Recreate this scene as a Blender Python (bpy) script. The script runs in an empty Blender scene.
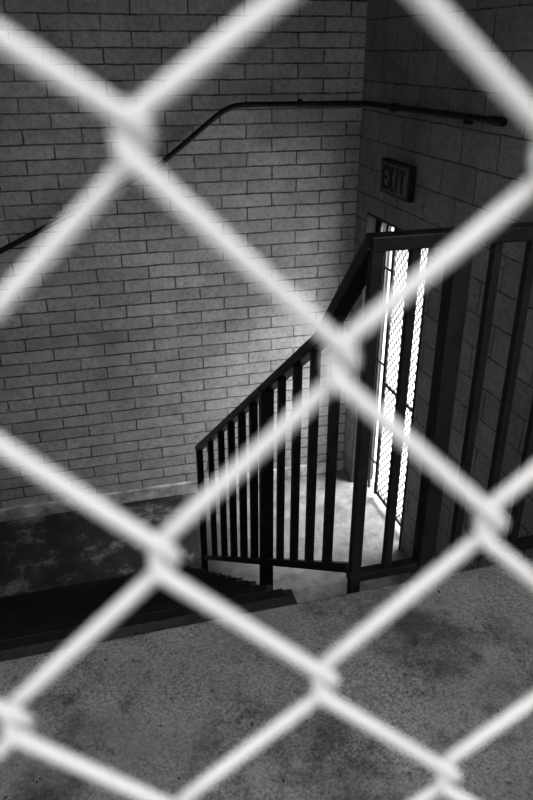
import bpy, bmesh, math, random
from mathutils import Vector, Matrix
random.seed(4)
Z0=3.65
S=bpy.context.scene
S.view_settings.view_transform='Standard'
try: S.view_settings.look='Medium High Contrast'
except Exception: S.view_settings.look='None'

# ---------------- helpers ----------------
def link(o):
    S.collection.objects.link(o); return o
def empty(name, loc=(0,0,0)):
    o=bpy.data.objects.new(name,None); o.location=loc; return link(o)
def obj_from_bm(name,bm,mat=None,parent=None,bevel=0,smooth=False):
    me=bpy.data.meshes.new(name); bm.normal_update(); bm.to_mesh(me); bm.free()
    o=bpy.data.objects.new(name,me); link(o)
    if mat: me.materials.append(mat)
    if smooth:
        for p in me.polygons: p.use_smooth=True
    if parent: o.parent=parent
    if bevel:
        m=o.modifiers.new('bevel','BEVEL'); m.width=bevel; m.segments=2; m.limit_method='ANGLE'
    return o
def box(bm,x0,x1,y0,y1,z0,z1):
    vs=[bm.verts.new((x,y,z)) for x in (x0,x1) for y in (y0,y1) for z in (z0,z1)]
    for f in ((0,1,3,2),(4,6,7,5),(0,4,5,1),(2,3,7,6),(0,2,6,4),(1,5,7,3)):
        bm.faces.new([vs[i] for i in f])
def beam(bm,a,b,w,h,up=(0,0,1)):
    a=Vector(a);b=Vector(b);d=(b-a).normalized();u=Vector(up)
    s=d.cross(u).normalized();u=s.cross(d).normalized()
    r=[]
    for p in (a,b):
        r.append([bm.verts.new(p+s*(i*w/2)+u*(j*h/2)) for i,j in ((-1,-1),(1,-1),(1,1),(-1,1))])
    A,B=r
    for i in range(4):
        bm.faces.new([A[i],A[(i+1)%4],B[(i+1)%4],B[i]])
    bm.faces.new(A[::-1]); bm.faces.new(B)
def tube(bm,a,b,r,n=12):
    a=Vector(a);b=Vector(b);d=(b-a).normalized()
    u=Vector((0,0,1)) if abs(d.z)<.9 else Vector((1,0,0))
    s=d.cross(u).normalized();u=s.cross(d)
    A=[bm.verts.new(a+s*math.cos(2*math.pi*i/n)*r+u*math.sin(2*math.pi*i/n)*r) for i in range(n)]
    B=[bm.verts.new(b+s*math.cos(2*math.pi*i/n)*r+u*math.sin(2*math.pi*i/n)*r) for i in range(n)]
    for i in range(n): bm.faces.new([A[i],A[(i+1)%n],B[(i+1)%n],B[i]])
    bm.faces.new(A[::-1]);bm.faces.new(B)
def curve(name,polys,r,mat,parent=None,res=3,smooth=True):
    cu=bpy.data.curves.new(name,'CURVE');cu.dimensions='3D';cu.bevel_depth=r;cu.bevel_resolution=res;cu.use_fill_caps=True
    for pts in polys:
        sp=cu.splines.new('POLY');sp.points.add(len(pts)-1)
        for i,p in enumerate(pts): sp.points[i].co=(p[0],p[1],p[2],1)
        sp.use_smooth=smooth
    cu.materials.append(mat)
    o=bpy.data.objects.new(name,cu);link(o)
    if parent:o.parent=parent
    return o

# ---------------- materials ----------------
class M:
    def __init__(s,name,rough=.7,metal=0,spec=.5):
        s.m=bpy.data.materials.new(name);s.m.use_nodes=True
        s.n=s.m.node_tree.nodes;s.l=s.m.node_tree.links
        s.b=s.n['Principled BSDF'];s.b.inputs['Roughness'].default_value=rough
        s.b.inputs['Metallic'].default_value=metal
        s.b.inputs['Specular IOR Level'].default_value=spec
        s.tc=s.n.new('ShaderNodeTexCoord')
        s.co=s.tc.outputs['Object']
    def noise(s,scale,detail=6,rough=.6,co=None):
        t=s.n.new('ShaderNodeTexNoise');t.inputs['Scale'].default_value=scale;t.inputs['Detail'].default_value=detail
        t.inputs['Roughness'].default_value=rough
        s.l.new(co or s.co,t.inputs['Vector']);return t.outputs['Fac']
    def ramp(s,fac,stops):
        r=s.n.new('ShaderNodeValToRGB');e=r.color_ramp.elements
        while len(e)<len(stops): e.new(.5)
        for i,(p,v) in enumerate(stops):
            e[i].position=p;e[i].color=(v,v,v,1)
        s.l.new(fac,r.inputs['Fac']);return r.outputs['Color']
    def mul(s,a,b,f=1,mode='MULTIPLY'):
        m=s.n.new('ShaderNodeMixRGB');m.blend_type=mode;m.inputs['Fac'].default_value=f
        s.l.new(a,m.inputs[1]);s.l.new(b,m.inputs[2]);return m.outputs['Color']
    def base(s,c):
        s.l.new(c,s.b.inputs['Base Color'])
    def bump(s,h,strength=.5,dist=.01,prev=None):
        b=s.n.new('ShaderNodeBump');b.inputs['Strength'].default_value=strength;b.inputs['Distance'].default_value=dist
        s.l.new(h,b.inputs['Height'])
        if prev: s.l.new(prev,b.inputs['Normal'])
        s.l.new(b.outputs['Normal'],s.b.inputs['Normal']);return b.outputs['Normal']
def plain(name,v,rough=.6,metal=0,var=.3,scale=12,bump=.15,spec=.5):
    m=M(name,rough,metal,spec)
    n=m.noise(scale);m.base(m.ramp(n,[(.3,v*(1-var)),(.7,v*(1+var))]))
    if bump: m.bump(m.noise(scale*12),bump,.002)
    return m.m
def masonry(name,axis,bw,rh,c1,c2,mortar,ms=.006,bs=.6):
    m=M(name,.75)
    sep=m.n.new('ShaderNodeSeparateXYZ');m.l.new(m.co,sep.inputs[0])
    cmb=m.n.new('ShaderNodeCombineXYZ');m.l.new(sep.outputs[axis],cmb.inputs[0]);m.l.new(sep.outputs['Z'],cmb.inputs[1])
    wn=m.n.new('ShaderNodeTexNoise');wn.inputs['Scale'].default_value=7;wn.inputs['Detail'].default_value=6;m.l.new(m.co,wn.inputs['Vector'])
    ma=m.n.new('ShaderNodeVectorMath');ma.operation='MULTIPLY_ADD';ma.inputs[1].default_value=(.022,.016,.0)
    m.l.new(wn.outputs['Color'],ma.inputs[0]);m.l.new(cmb.outputs[0],ma.inputs[2])
    bt=m.n.new('ShaderNodeTexBrick');m.l.new(ma.outputs[0],bt.inputs['Vector'])
    for k,v in (('Scale',1),('Mortar Size',ms),('Mortar Smooth',.45),('Bias',0),('Brick Width',bw),('Row Height',rh)):
        bt.inputs[k].default_value=v
    bt.offset=.5;bt.offset_frequency=2
    bt.inputs['Color1'].default_value=(c1,)*3+(1,);bt.inputs['Color2'].default_value=(c2,)*3+(1,);bt.inputs['Mortar'].default_value=(mortar,)*3+(1,)
    c=m.mul(bt.outputs['Color'],m.ramp(m.noise(1.1,9,.68),[(.32,.60),(.62,1.08)]))
    c=m.mul(c,m.ramp(m.noise(38,5,.7),[(.3,.68),(.6,1.06)]))
    gap=m.mul(m.ramp(bt.outputs['Fac'],[(.3,0),(.85,.85)]),m.ramp(m.noise(6,6,.7),[(.42,.12),(.58,1)]))
    dark=m.n.new('ShaderNodeRGB');dark.outputs[0].default_value=(.06,.06,.06,1)
    mx=m.n.new('ShaderNodeMixRGB');m.l.new(gap,mx.inputs[0]);m.l.new(c,mx.inputs[1]);m.l.new(dark.outputs[0],mx.inputs[2])
    c=m.mul(mx.outputs[0],m.ramp(m.noise(13,8,.78),[(.31,.4),(.39,1)]))
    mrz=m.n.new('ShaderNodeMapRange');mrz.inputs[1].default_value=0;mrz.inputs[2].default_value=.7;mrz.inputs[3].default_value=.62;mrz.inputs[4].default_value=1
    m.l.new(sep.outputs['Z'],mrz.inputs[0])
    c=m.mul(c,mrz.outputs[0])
    m.base(c)
    n1=m.bump(m.ramp(bt.outputs['Fac'],[(0,1),(1,0)]),bs,.010)
    m.bump(m.noise(60,6,.7),.4,.006,n1)
    return m.m
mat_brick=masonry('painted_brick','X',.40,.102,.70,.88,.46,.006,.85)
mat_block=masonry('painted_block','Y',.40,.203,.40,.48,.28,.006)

def concrete(name,lo,hi,stain,speck=.35,bstr=.6):
    m=M(name,.9,0,.25)
    c=m.ramp(m.noise(.9,10,.62),[(.33,lo),(.64,hi)])
    grain=m.ramp(m.noise(125,3,.8),[(.38,1-speck),(.5,1),(.64,1+speck*.8)])
    c2=m.mul(c,grain)
    mx=m.n.new('ShaderNodeMixRGB');m.l.new(m.ramp(m.noise(3.5,6,.7),[(.38,.45),(.62,1)]),mx.inputs[0]);m.l.new(c,mx.inputs[1]);m.l.new(c2,mx.inputs[2])
    c=m.mul(mx.outputs[0],m.ramp(m.noise(2.4,10,.7),[(.36,stain),(.50,1)]))
    c=m.mul(c,m.ramp(m.noise(11,10,.8),[(.35,.45),(.45,1)]))
    m.base(c)
    n=m.bump(m.noise(60,9,.75),bstr,.014)
    m.bump(m.noise(6,4,.6),.3,.03,n)
    return m.m
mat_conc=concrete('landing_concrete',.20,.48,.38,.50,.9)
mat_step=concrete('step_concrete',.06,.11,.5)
mat_low=M('worn_dark_floor_with_spill',.6)
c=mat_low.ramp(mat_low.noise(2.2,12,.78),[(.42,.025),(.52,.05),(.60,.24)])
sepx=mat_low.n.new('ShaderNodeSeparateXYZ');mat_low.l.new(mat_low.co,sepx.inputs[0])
mr=mat_low.n.new('ShaderNodeMapRange');mr.inputs[1].default_value=.75;mr.inputs[2].default_value=1.2  # door light painted into the colour: paler right of the railing
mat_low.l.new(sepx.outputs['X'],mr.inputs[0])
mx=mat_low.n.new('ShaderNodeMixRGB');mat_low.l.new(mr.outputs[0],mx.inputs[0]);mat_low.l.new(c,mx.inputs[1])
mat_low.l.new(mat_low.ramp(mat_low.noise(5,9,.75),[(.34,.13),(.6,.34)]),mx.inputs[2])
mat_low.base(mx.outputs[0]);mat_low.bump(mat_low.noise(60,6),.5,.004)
mat_low=mat_low.m
mat_curb=plain('dirty_curb',.55,.8,0,.55,7)
mat_rail=plain('black_enamel',.016,.40,0,.5,20,.15,.4)
mat_pipe=plain('dark_pipe',.015,.5)
mat_wire=plain('white_vinyl_wire',.63,.5,0,.05,30,0,.3)
mat_galv=plain('galvanised',.30,.4,.6)
mat_gate=plain('gate_dark_steel',.03,.5)
mat_ground=concrete('outside_concrete',.55,.8,.7,.1,.2)
mat_ceil=plain('ceiling_paint',.10,.8)
mat_blocker=plain('sky_blocker_paint',.12,.8)  # for the added light blocker behind the camera
mat_signbox=plain('sign_housing',.02,.5)
mat_letter=plain('sign_letters',.025,.5)
mat_signface=plain('sign_face',.16,.5,0,.4,9)
mat_debris=plain('debris',.05,.9)
mat_nose=plain('nosing_strip',.015,.7)

# ---------------- room shell ----------------
ZL=Z0-1.48
ZC=Z0+1.15
XR=2.31; YB=5.54; XL=-2.3
EDGE=1.57
bm=bmesh.new();box(bm,XL-.2,XR+.25,YB,YB+.25,-.2,ZC);obj_from_bm('wall_back',bm,mat_brick)
D0,D1,DH=4.24,5.30,Z0-1.15
bm=bmesh.new()
box(bm,XR,XR+.2,-.35,D0,-.2,ZC)
box(bm,XR,XR+.2,D1,YB,-.2,ZC)
box(bm,XR,XR+.2,D0,D1,DH,ZC)
obj_from_bm('wall_right',bm,mat_block)
bm=bmesh.new();box(bm,XL-.2,XL,-.0,YB,-.2,ZC);obj_from_bm('wall_left',bm,mat_block)
bm=bmesh.new();box(bm,XL-2,XR+2,-2.8,-2.6,-.2,Z0+1.5);obj_from_bm('sky_blocker',bm,mat_blocker)  # added unseen block behind the camera, keeps low sky light off the upper walls
bm=bmesh.new();box(bm,XL-.2,XR+.2,.45,YB+.25,ZC,ZC+.2);obj_from_bm('ceiling',bm,mat_ceil)
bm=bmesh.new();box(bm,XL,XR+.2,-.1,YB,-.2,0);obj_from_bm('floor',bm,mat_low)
bm=bmesh.new();box(bm,XR+.2,16,-6,14,-.2,-.01);obj_from_bm('ground',bm,mat_ground)
bm=bmesh.new();box(bm,XL,XR,-2.6,EDGE,ZL-.2,ZL);obj_from_bm('upper_landing',bm,mat_conc,bevel=.008)
bm=bmesh.new();box(bm,XL,XR,-.1,.1,0,ZL-.2);obj_from_bm('wall_under_landing',bm,mat_block)
bm=bmesh.new();box(bm,XL,XR,YB-.035,YB,0,.12);obj_from_bm('baseboard_back',bm,mat_curb,bevel=.008)

# staircase
N=12; rise=ZL/N; run=.245; XS=.60
st=empty('staircase')
bm=bmesh.new()
pts=[(EDGE+.002,0),(EDGE+.002,ZL-rise)]
for i in range(1,N):
    y=EDGE+run*i;z=ZL-rise*i
    pts+= [(y+.02,z),(y+.02,z-.04),(y,z-.04),(y,z-rise)]
A=[bm.verts.new((XL+.003,y,z)) for y,z in pts];B=[bm.verts.new((XS,y,z)) for y,z in pts]
n=len(pts)
for i in range(n): bm.faces.new([A[i],A[(i+1)%n],B[(i+1)%n],B[i]])
bm.faces.new(A);bm.faces.new(B[::-1])
bmesh.ops.recalc_face_normals(bm,faces=bm.faces)
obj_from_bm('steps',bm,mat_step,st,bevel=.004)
bm=bmesh.new()
for i in range(1,N):
    y=EDGE+run*i;z=ZL-rise*i
    box(bm,XL+.003,XS-.03,y-.012,y+.023,z-.03,z+.004)
obj_from_bm('nosing_strips',bm,mat_nose,st)

# ---------------- stair railing ----------------
R=empty('stair_railing')
XP=.725;YG=1.60;ZT=Z0-.42
bm=bmesh.new()
beam(bm,(XP-.02,YG,ZT),(XR-.002,YG,ZT),.05,.038)
beam(bm,(XP-.02,YG,ZL+.035),(XR-.002,YG,ZL+.035),.035,.03)
for x,w in ((XP,.032),(.955,.052),(1.75,.052)):
    beam(bm,(x,YG,ZL-.12),(x,YG,ZT),w,w,(0,1,0))
for x in (.83,1.06,1.165,1.27,1.375,1.48,1.585,1.86,1.965,2.07,2.175):
    beam(bm,(x,YG,ZL+.03),(x,YG,ZT),.025,.025,(0,1,0))
def ztop(y): return Z0-.80-(y-1.95)*(1.72/2.41)
def zbot(y): return Z0-1.46-(y-1.66)*.748
YE=4.36
beam(bm,(XP,YG,ZT),(XP,1.95,ztop(1.95)),.05,.04)
beam(bm,(XP,1.93,ztop(1.93)),(XP,YE+.03,ztop(YE+.03)),.05,.038)
beam(bm,(XP,1.62,zbot(1.62)),(XP,YE,zbot(YE)),.032,.03)
ys=[1.83,2.01,2.19,2.38,2.82,3.05,3.30,3.58,3.92]
for y in ys:
    zt=ztop(y) if y>1.95 else ZT+(ztop(1.95)-ZT)*(y-YG)/(1.95-YG)
    w=.029 if y<2.6 else .036
    beam(bm,(XP,y,zbot(y)),(XP,y,zt),w,w,(0,1,0))
beam(bm,(XP,2.60,zbot(2.6)-.24),(XP,2.60,ztop(2.6)),.055,.05,(0,1,0))
beam(bm,(XS,2.60,zbot(2.6)-.2),(XP,2.60,zbot(2.6)-.2),.05,.05)
beam(bm,(XP,YE,0),(XP,YE,ztop(YE)),.045,.045,(0,1,0))
obj_from_bm('rails_and_balusters',bm,mat_rail,R,bevel=.004)

# ---------------- wall pipe ----------------
P=empty('conduit_pipe')
zp=Z0-.36; yp=YB-.03; xp=XR-.03
path=[(-2.2,yp,zp-1.75),(-.48,yp,zp-.96),(.35,yp,zp-.58),(.72,yp,zp-.40),(1.15,yp,zp-.08),(1.22,yp,zp-.035),(1.29,yp,zp-.008),(1.38,yp,zp),(xp-.06,yp,zp-.005),(xp-.02,yp-.02,zp-.005),(xp,yp-.06,zp),(xp,3.62,zp+.02),(xp,3.55,zp+.02)]
curve('pipe',[path],.019,mat_pipe,P)
bm=bmesh.new()
for x,z in ((.0,zp-.74),(1.8,zp)):
    box(bm,x-.012,x+.012,yp-.022,YB,z-.022,z+.03)
for y in (4.9,3.9):
    box(bm,xp-.022,XR,y-.012,y+.012,zp-.02,zp+.03)
tube(bm,(xp,3.66,zp+.02),(xp,3.54,zp+.02),.024)
obj_from_bm('brackets',bm,mat_pipe,P)

# ---------------- exit sign ----------------
E=empty('exit_sign')
y0,y1,z0,z1=4.53,5.0,Z0-.935,Z0-.70
bm=bmesh.new();box(bm,XR-.05,XR,y0,y1,z0,z1);obj_from_bm('housing',bm,mat_signbox,E,bevel=.006)
bm=bmesh.new();box(bm,XR-.054,XR-.049,y0+.02,y1-.02,z0+.02,z1-.02);obj_from_bm('face',bm,mat_signface,E,bevel=.002)
bm=bmesh.new()
lh=.16;lw=.075;t=.026;zb=(z0+z1)/2-lh/2;xf=XR-.057
def st_(a,b):
    beam(bm,(xf,ys0-a[0],zb+a[1]),(xf,ys0-b[0],zb+b[1]),t,.006,(1,0,0))
ys0=y1-.05
st_((t/2,0),(t/2,lh));
for h in (t/2,lh/2,lh-t/2): st_((0,h),(lw,h))
ys0-=.1
st_((0,0),(lw,lh));st_((lw,0),(0,lh))
ys0-=.095
st_((lw/2,0),(lw/2,lh))
ys0-=.085
st_((lw/2,0),(lw/2,lh));st_((0,lh-t/2),(lw,lh-t/2))
obj_from_bm('letters',bm,mat_letter,E)

# ---------------- security gate in doorway ----------------
G=empty('security_gate')
xg=XR+.10
bm=bmesh.new()
for y in (4.27,5.27): tube(bm,(xg,y,0),(xg,y,DH-.012),.022)
ga,gb=4.36,4.98
for y in (ga,gb): tube(bm,(xg,y,.06),(xg,y,DH-.05),.017)
for z in (.08,1.15,DH-.07): tube(bm,(xg,ga,z),(xg,gb,z),.014)
tube(bm,(xg,4.27,DH-.03),(xg,5.27,DH-.03),.016)
for z in (.35,1.3,2.1):
    tube(bm,(xg,gb,z),(xg,5.27,z),.010)
tube(bm,(xg,5.13,.03),(xg,5.13,DH-.03),.012)
obj_from_bm('frame',bm,mat_gate,G,smooth=True)
polys=[]
c=.075
k=-20
while k*c<DH+1:
    zz=k*c
    for sgn in (1,-1):
        pts=[]
        for i in range(0,15):
            y=ga+(gb-ga)*i/14
            z=zz+sgn*(y-ga)*1.15
            if .08<z<DH-.07: pts.append((xg,y,z))
        if len(pts)>1: polys.append(pts)
    k+=1
curve('mesh',polys,.0040,mat_gate,G,res=1)
bm=bmesh.new()
box(bm,XR-.01,XR+.21,D0,D0+.012,0,DH);box(bm,XR-.01,XR+.21,D1-.012,D1,0,DH);box(bm,XR-.01,XR+.21,D0,D1,DH-.012,DH)
obj_from_bm('trim_1',bm,mat_gate)

# ---------------- chain link fence ----------------
F=empty('chain_link_fence')
a=math.radians(6.8);d=.12
nrm=Vector((math.sin(a),math.cos(a),0));tan=Vector((math.cos(a),-math.sin(a),0))
org=Vector((0,0,Z0))+nrm*d
hs=.294*d;hz=.341*d;s0=-.021*d;zz0=-.0995*d;r=.0018
UP=.76
imin=int((-2.25-s0)/hs);imax=int((2.2-s0)/hs)
jtop=-36;jbot=int((1.44+zz0)/hz)
dent={(2,0):(0,-.046*d),(1,-1):(0,-.012*d),(3,1):(0,-.01*d),(-1,-1):(0,-.03*d)}
rj=random.Random(9)
jit={}
def node(i,j):
    if (i,j) not in jit:
        jx=0 if (-2<i<4 and -2<j<6) else 1
        jit[(i,j)]=(rj.gauss(0,.0006)*jx,rj.gauss(0,.0012)*jx)
    z=zz0-(j*hz if j>=0 else j*hz*UP)
    dx,dz=dent.get((i,j),(0,0));a_,b_=jit[(i,j)]
    return i*hs+dx+a_, z+dz+b_
fr=[(0,0,0),(.035,.006,.6),(.075,.028,.95),(.13,.09,1),(.5,.5,1),(.87,.91,1),(.925,.972,.95),(.965,.994,.6)]
# the links low on the fence are hooked a little longer
fr2=[(0,0,0),(.05,.004,.6),(.11,.02,.95),(.18,.085,1),(.5,.47,1),(.86,.90,1),(.92,.968,.95),(.965,.994,.6)]
polys=[]
for i in range(imin,imax):
    pts=[]
    j=jtop
    if (i+j)%2: j+=1
    rightward=True
    while j<jbot:
        if rightward: A_=node(i,j);B_=node(i+1,j+1);sa=A_[0]-r*.9;sb=B_[0]+r*.9
        else: A_=node(i+1,j);B_=node(i,j+1);sa=A_[0]+r*.9;sb=B_[0]-r*.9
        for f,g,dp in (fr2 if (j>=3 and not rightward) else fr):
            s=sa+(sb-sa)*g; zz=A_[1]+(B_[1]-A_[1])*f
            dep=(-1 if rightward else 1)*dp*r*1.05
            pts.append(org+tan*(s0+s)+nrm*dep+Vector((0,0,zz)))
        j+=1;rightward=not rightward
    polys.append(pts)
curve('woven_wire',polys,r,mat_wire,F,res=3)
bm=bmesh.new()
zt=zz0-jtop*hz*UP;zb_=-1.45
for s in (-2.27,-1.1,1.15,2.22):
    p=org+tan*s; tube(bm,(p.x,p.y,ZL),(p.x,p.y,Z0+zt+.02),.022)
for z in (zt,zb_):
    p=org+tan*-2.27;q=org+tan*2.22
    tube(bm,(p.x,p.y,Z0+z),(q.x,q.y,Z0+z),.016)
obj_from_bm('posts_and_rails',bm,mat_galv,F,smooth=True)

# debris on landing
bm=bmesh.new()
for k in range(90):
    x=random.uniform(-1.2,2.0);y=EDGE-abs(random.gauss(0,.3))-.06
    if y<.3: continue
    s=random.uniform(.0012,.0035)
    mt=Matrix.Translation((x,y,ZL+s*.6))@Matrix.Rotation(random.random()*6,4,'Z')@Matrix.Diagonal((s*random.uniform(1,2.5),s,s*.6,1))
    bmesh.ops.create_icosphere(bm,subdivisions=1,radius=1,matrix=mt)
obj_from_bm('leaf_debris',bm,mat_debris)

# ---------------- light ----------------
w=bpy.data.worlds.new('World');S.world=w;w.use_nodes=True
w.node_tree.nodes['Background'].inputs[0].default_value=(1,1,1,1)
w.node_tree.nodes['Background'].inputs[1].default_value=2.45
def area(name,loc,target,size,en):
    L=bpy.data.lights.new(name,'AREA');L.size=size;L.energy=en
    o=bpy.data.objects.new(name,L);link(o);o.location=loc
    o.rotation_euler=(Vector(target)-Vector(loc)).to_track_quat('-Z','Y').to_euler();return o
area('courtyard_daylight',(5.2,4.2,5.5),(4.2,4.6,0),3,1150)

# ---------------- camera ----------------
cam=bpy.data.cameras.new('camera');co=bpy.data.objects.new('camera',cam);link(co)
co.location=(0,0,Z0);co.rotation_euler=(math.radians(90-26.02),0,math.radians(-15.6))
cam.sensor_fit='VERTICAL';cam.sensor_height=36;cam.sensor_width=24;cam.lens=717/800*36;cam.clip_start=.01
cam.dof.use_dof=True;cam.dof.focus_distance=3.0;cam.dof.aperture_fstop=9
S.camera=co
